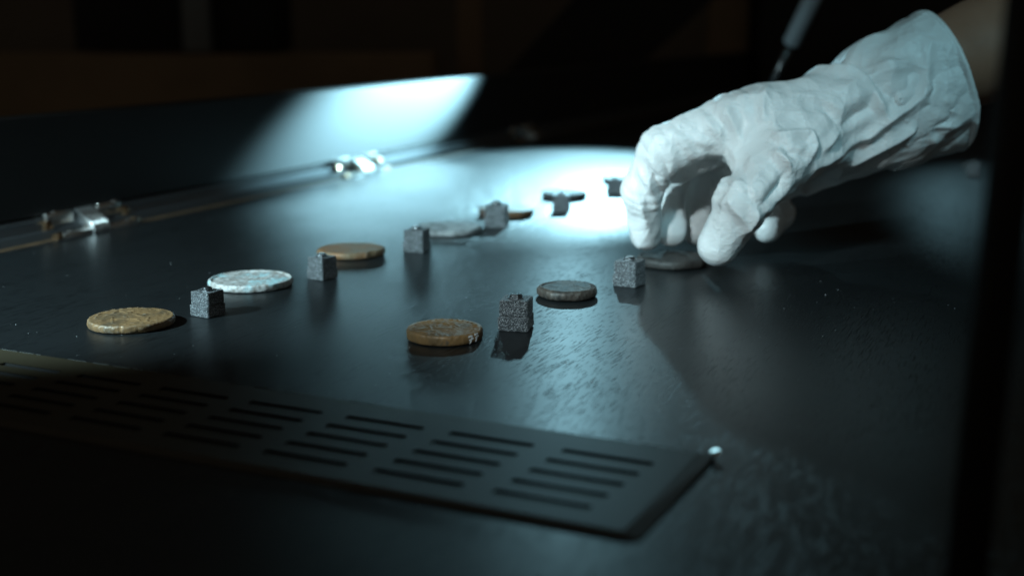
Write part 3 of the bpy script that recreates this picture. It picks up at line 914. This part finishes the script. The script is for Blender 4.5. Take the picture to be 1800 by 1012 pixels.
# --- the folds one can follow in the rubber: runs of points over the back of the hand, wrist and thumb
vx, vy, vd = project(GV)
front = ((GV - CP) * GN).sum(1) < 0
fi = np.nonzero(front)[0]
def on_glove(x, y):
    d = (vx[fi] - x) ** 2 + (vy[fi] - y) ** 2
    c_ = fi[d < 36]
    if len(c_) == 0:
        return GV[fi[np.argmin(d)]]
    return GV[c_[np.argmin(vd[c_])]]
FOLDS = [  # sign*height in mm, width in mm, points
    (3.2, 3.6, [(1426, 121), (1466, 119), (1506, 120), (1542, 148)]),
    (-2.4, 4.5, [(1500, 108), (1525, 128), (1559, 154), (1592, 175)]),
    (-3.4, 7.0, [(1445, 108), (1475, 108), (1500, 112)]),
    (1.6, 2.6, [(1530, 113), (1592, 108), (1631, 117)]),
    (1.4, 2.6, [(1530, 128), (1598, 116)]),
    (2.4, 3.0, [(1631, 80), (1632, 142), (1625, 175), (1604, 193), (1568, 216), (1530, 246), (1485, 275), (1441, 299)]),
    (1.2, 2.0, [(1630, 172), (1642, 155), (1634, 140)]),
    (-2.2, 3.2, [(1488, 219), (1512, 205), (1536, 190), (1539, 151)]),
    (1.6, 2.2, [(1482, 228), (1456, 267)]),
    (2.2, 2.4, [(1346, 233), (1390, 231), (1426, 231), (1438, 255), (1432, 282)]),
    (-1.6, 2.6, [(1349, 237), (1390, 262), (1429, 282)]),
    (1.8, 2.4, [(1364, 261), (1387, 285), (1393, 302), (1385, 322)]),
    (2.0, 3.0, [(1500, 296), (1560, 264), (1607, 237), (1616, 230)]),
    (-1.6, 3.0, [(1447, 178), (1479, 213)]),
    (1.8, 2.4, [(1539, 152), (1553, 181), (1566, 216)]),
    (1.2, 2.2, [(1632, 182), (1690, 205)]), (1.2, 2.2, [(1633, 231), (1690, 224)]), (1.0, 2.0, [(1634, 234), (1652, 262)]),
    (1.8, 1.8, [(1345, 150), (1342, 180), (1336, 212)]),
    (1.6, 2.2, [(1264, 172), (1278, 200), (1295, 240)]),
    (-1.1, 2.2, [(1241, 190), (1258, 212), (1275, 236)]),
    (1.1, 2.2, [(1230, 195), (1245, 222), (1258, 246)]),
    (1.0, 2.2, [(1194, 240), (1240, 258), (1290, 274)]),
    (1.2, 2.2, [(1180, 226), (1205, 262), (1222, 280)]),
    (-1.8, 3.2, [(1297, 288), (1318, 330), (1337, 370)]),
    (1.6, 2.6, [(1282, 300), (1262, 330), (1251, 350)]),
    (1.6, 2.4, [(1251, 349), (1278, 357), (1300, 384), (1316, 406)]),
    (1.8, 2.6, [(1339, 374), (1326, 398), (1315, 414)]),
    (-3.0, 2.6, [(1389, 300), (1378, 330), (1345, 364)]),
    (1.7, 2.2, [(1362, 262), (1378, 278), (1391, 298)]),
    (1.3, 2.4, [(1120, 300), (1138, 330), (1160, 366)]),
    (-1.2, 2.4, [(1132, 292), (1152, 318), (1170, 350)]),
    (1.0, 2.0, [(1112, 330), (1128, 372), (1140, 404)]),
    (-1.1, 2.0, [(1150, 270), (1172, 296), (1180, 310)]),
    (1.0, 2.0, [(1395, 345), (1420, 352), (1450, 340)]),
    (1.2, 2.4, [(1400, 160), (1440, 168), (1480, 190)]),
    (1.0, 2.4, [(1370, 190), (1410, 196), (1450, 204)]),
]
for hmm, wmm, pts in FOLDS:
    P3 = [on_glove(x, y) for x, y in pts]
    dmin = np.full(len(GV), 9.0); tt = np.zeros(len(GV)); n = len(P3) - 1
    for k in range(n):
        d, t = seg_d(GV, P3[k], P3[k + 1])
        m_ = d < dmin
        dmin[m_] = d[m_]; tt[m_] = (k + t[m_]) / n
    taper = np.clip(np.sin(np.clip(tt, 0.03, .97) * math.pi), 0, 1) ** .5
    wv = wmm / 1000
    sharp = np.exp(-dmin / wv) - 0.35 * np.exp(-((dmin - 2.1 * wv) / (1.3 * wv)) ** 2)   # ridge with a hollow beside it
    disp += 1.65 * hmm / 1000 * sharp * taper * (dmin < 6 * wv)

# calm where the rubber is stretched: back of the hand just behind the knuckles, finger tips
calm = np.ones(len(GV))
for j, rr_, f in ((at(1318, 200, .675), .016, .55), (idx[3][0], .013, .1), (thu[3][0], .016, .1), (mid_[3][0], .012, .1)):
    calm *= 1 - f * np.exp(-(np.linalg.norm(GV - j, axis=1) / rr_) ** 2)
disp *= calm
# the rolled bead at the cuff edge
disp = np.where(axis_t > -0.004, disp * .25, disp)
outw = GN - (GN @ cdir)[:, None] * cdir
bead = 0.0016 * np.exp(-((axis_t + 0.0018) / 0.0016) ** 2)
rim_shift = (sines(38, 5, 91)(GV) * 0.004 * np.exp(-(axis_t / 0.03) ** 2))
GV2 = GV + GN * disp[:, None] + outw * bead[:, None] + np.outer(rim_shift, outw.mean(0) * 0 + cdir * .6) 
GV2[:, 2] = np.maximum(GV2[:, 2], 0.0007)
# light smoothing keeps the folds crisp but hides the sampling grid
def smooth(V, F, it, lam):
    e = np.concatenate([F[:, [0, 1]], F[:, [1, 2]], F[:, [2, 3]], F[:, [3, 0]]])
    for _ in range(it):
        S_ = np.zeros_like(V); c_ = np.zeros(len(V))
        np.add.at(S_, e[:, 0], V[e[:, 1]]); np.add.at(S_, e[:, 1], V[e[:, 0]])
        np.add.at(c_, e[:, 0], 1); np.add.at(c_, e[:, 1], 1)
        V = V + lam * (S_ / np.maximum(c_, 1)[:, None] - V)
    return V
GV2 = smooth(GV2, GF, 1, 0.3)
me = bpy.data.meshes.new('glove')
me.vertices.add(len(GV2)); me.vertices.foreach_set('co', GV2.astype(np.float32).ravel())
nf = len(GF)
me.loops.add(nf * 4); me.loops.foreach_set('vertex_index', GF.astype(np.int32).ravel())
me.polygons.add(nf); me.polygons.foreach_set('loop_start', np.arange(0, nf * 4, 4, dtype=np.int32))
me.update(calc_edges=True); me.validate()
me.polygons.foreach_set('use_smooth', [True] * len(me.polygons))
glove_me = me

# forearm: one continuous surface from inside the glove out of the picture
def sweep(name, pts, flat, n=40):
    pts = [(np.array(p), r) for p, r in pts]
    # resample
    out = []
    for (a, ra), (b, rb) in zip(pts[:-1], pts[1:]):
        for q in np.linspace(0, 1, 14, endpoint=False):
            out.append((a + (b - a) * q, ra + (rb - ra) * (q * q * (3 - 2 * q))))
    out.append(pts[-1])
    V = []; F = []
    f = sines(70, 8, 55)
    for k, (c, r) in enumerate(out):
        d = out[min(k + 1, len(out) - 1)][0] - out[max(k - 1, 0)][0]; d /= np.linalg.norm(d)
        s = np.cross(d, [0, 0, 1.0]); s /= np.linalg.norm(s); t = np.cross(s, d)
        for i in range(n):
            an = 2 * math.pi * i / n
            p = c + s * math.cos(an) * r * flat + t * math.sin(an) * r
            p = p + (s * math.cos(an) + t * math.sin(an)) * float(f(p[None])[0]) * 0.0012
            V.append(p)
    m_ = len(out)
    for k in range(m_ - 1):
        for i in range(n):
            j = (i + 1) % n
            F.append((k * n + i, k * n + j, (k + 1) * n + j, (k + 1) * n + i))
    F.append(tuple(range(n - 1, -1, -1))); F.append(tuple(range((m_ - 1) * n, m_ * n)))
    return mesh(name, V, F, True)
arm_me = sweep('person', [(at(1545, 170, .735), 0.018), (at(1575, 160, .738), 0.026), (at(1650, 118, .745), 0.0275), (at(1740, 88, .757), 0.031), (at(1960, 10, .80), 0.040), (at(2300, -110, .86), 0.047)], 1.15)
arm = link('person', arm_me, M['skin'])
tag(arm, 'bare forearm of a person whose gloved right hand pinches a coin', 'person')
glove = link('glove', glove_me, M['glove'], arm)
glove['label'] = 'wrinkled white rubber glove on the reaching hand'

# ================================================================== OTHER THINGS
# black upright close to the lens
pb = at(1716, 760, 0.262)
post = empty('upright_post', (pb[0], pb[1], 0.0))
tag(post, 'out of focus black upright post in the right foreground', 'post')
bm = bmesh.new(); box_bm(bm, -.0036, .0036, -.0036, .0036, 0.0025, 0.42)
sh = link('shaft', bm_mesh('shaft', bm, .0012), M['post'], post, rot=(0, rad(1.6), rad(12)))
bm = bmesh.new(); bmesh.ops.create_cone(bm, cap_ends=True, segments=32, radius1=.016, radius2=.014, depth=.003)
for v in bm.verts: v.co.z += .0017
link('foot', bm_mesh('foot', bm), M['post'], post)

# gas strut behind the hand
s0, s1, s2 = at(1335, 195, 1.25), at(1391, 76, 1.22), at(1476, -105, 1.17)
strut = empty('gas_strut', tuple(s0))
tag(strut, 'blurred grey telescopic strut slanting behind the gloved hand', 'strut')
ofs = np.array(s0)
link('rod', tube_mesh('rod', s0 - ofs, s1 - ofs, .0042, .0042, 20), M['rod'], strut)
link('cylinder', tube_mesh('cylinder', s1 - ofs, s2 - ofs, .0085, .0085, 28), M['steel'], strut)
link('end_fitting', tube_mesh('fit', s0 - ofs - np.array([.004, 0, .012]), s0 - ofs, .007, .006, 16), M['rod'], strut)

# dark room behind
bw = box('wall', -4, 4, 3.6, 3.7, -1.2, 2.2, M['wall']); tag(bw, 'dim brown wall of the dark room behind', 'wall', kind='structure')
bf = box('floor', -4, 4, -1, 3.6, -1.25, -1.2, M['floorbg']); tag(bf, 'dark floor', 'floor', kind='structure')

def bgbox(name, x0, x1, y0, y1, Y, depth, mat, label, cat):
    a = at(x0, y1, Y); b = at(x1, y0, Y)
    if y1 > 200: a[2] = -1.2                      # stands on the floor
    e = box(name, a[0], b[0], Y, Y + depth, a[2], b[2], mat, bevel=0.004)
    tag(e, label, cat)
    return e
bgbox('low_cabinet', -160, 760, 96, 330, 2.7, .25, M['bgwood'], 'long low brown cabinet out of focus behind the lid at upper left', 'cabinet')
bgbox('cupboard', 132, 318, -260, 90, 2.75, .2, M['bgblack'], 'black cupboard block standing on the low cabinet at upper left', 'cupboard')
bgbox('upright_box', 322, 362, -60, 92, 2.72, .05, M['bggrey'], 'narrow grey upright box on the low cabinet between black cupboards', 'box')
bgbox('cupboard', 366, 474, -260, 92, 2.75, .2, M['bgblack'], 'black cupboard right of the narrow grey upright box', 'cupboard')
bgbox('door_frame', 806, 846, -260, 330, 2.9, .1, M['bgwood'], 'brown vertical door frame left of the black slanting board', 'frame')
bgbox('brown_board', 1240, 1326, -200, 300, 2.6, .05, M['bgwood'], 'brown upright board behind the strut and glove', 'board')
bgbox('cupboard', 1328, 1900, -260, 280, 2.55, .3, M['bgblack'], 'wide black cupboard behind the glove cuff and arm', 'cupboard')
# black slanting board leaning across the middle of the background
Yb = 2.3
pl = [at(870, 150, Yb), at(1085, 152, Yb), at(1275, -20, Yb), at(1330, -80, Yb), at(1080, -80, Yb)]
pl = [pl[0] * [1, 1, 0] - [0, 0, 1.2], pl[1] * [1, 1, 0] - [0, 0, 1.2], pl[1], pl[2], pl[3], pl[4], pl[0]]
V = [(p[0], Yb, p[2]) for p in pl] + [(p[0], Yb + .04, p[2]) for p in pl]
F = [(0, 1, 2, 3, 4, 5, 6), (13, 12, 11, 10, 9, 8, 7)] + [(i, i + 7, (i + 1) % 7 + 7, (i + 1) % 7) for i in range(7)]
sb = link('slanting_board', mesh('slanting_board', V, F), M['bgblack'])
tag(sb, 'black board with slanting edges in the dark background above the bright pool', 'board')

# dust and crumbs on the table
bm = bmesh.new()
rr = random.Random(21)
for k in range(950):
    px = rr.uniform(0, 1800); py = rr.uniform(330, 1000)
    p = ground(px, py)
    if p @ EX < EDGE + .01: continue
    s = rr.choice([.00012, .00016, .0002, .0002, .00028]) * rr.uniform(.7, 1.3)
    q = [Vector((rr.uniform(-1, 1), rr.uniform(-1, 1), rr.uniform(-.6, .6))).normalized() * s for _ in range(4)]
    vs = [bm.verts.new((p[0] + a.x, p[1] + a.y, max(a.z, -s * .5) + s * .6)) for a in q]
    for f in ((0, 1, 2), (0, 2, 3), (0, 3, 1), (1, 3, 2)):
        bm.faces.new([vs[i] for i in f])
dust = link('dust', bm_mesh('dust', bm), M['dust'])
tag(dust, 'pale dust specks scattered over the black table top', 'dust', kind='stuff')
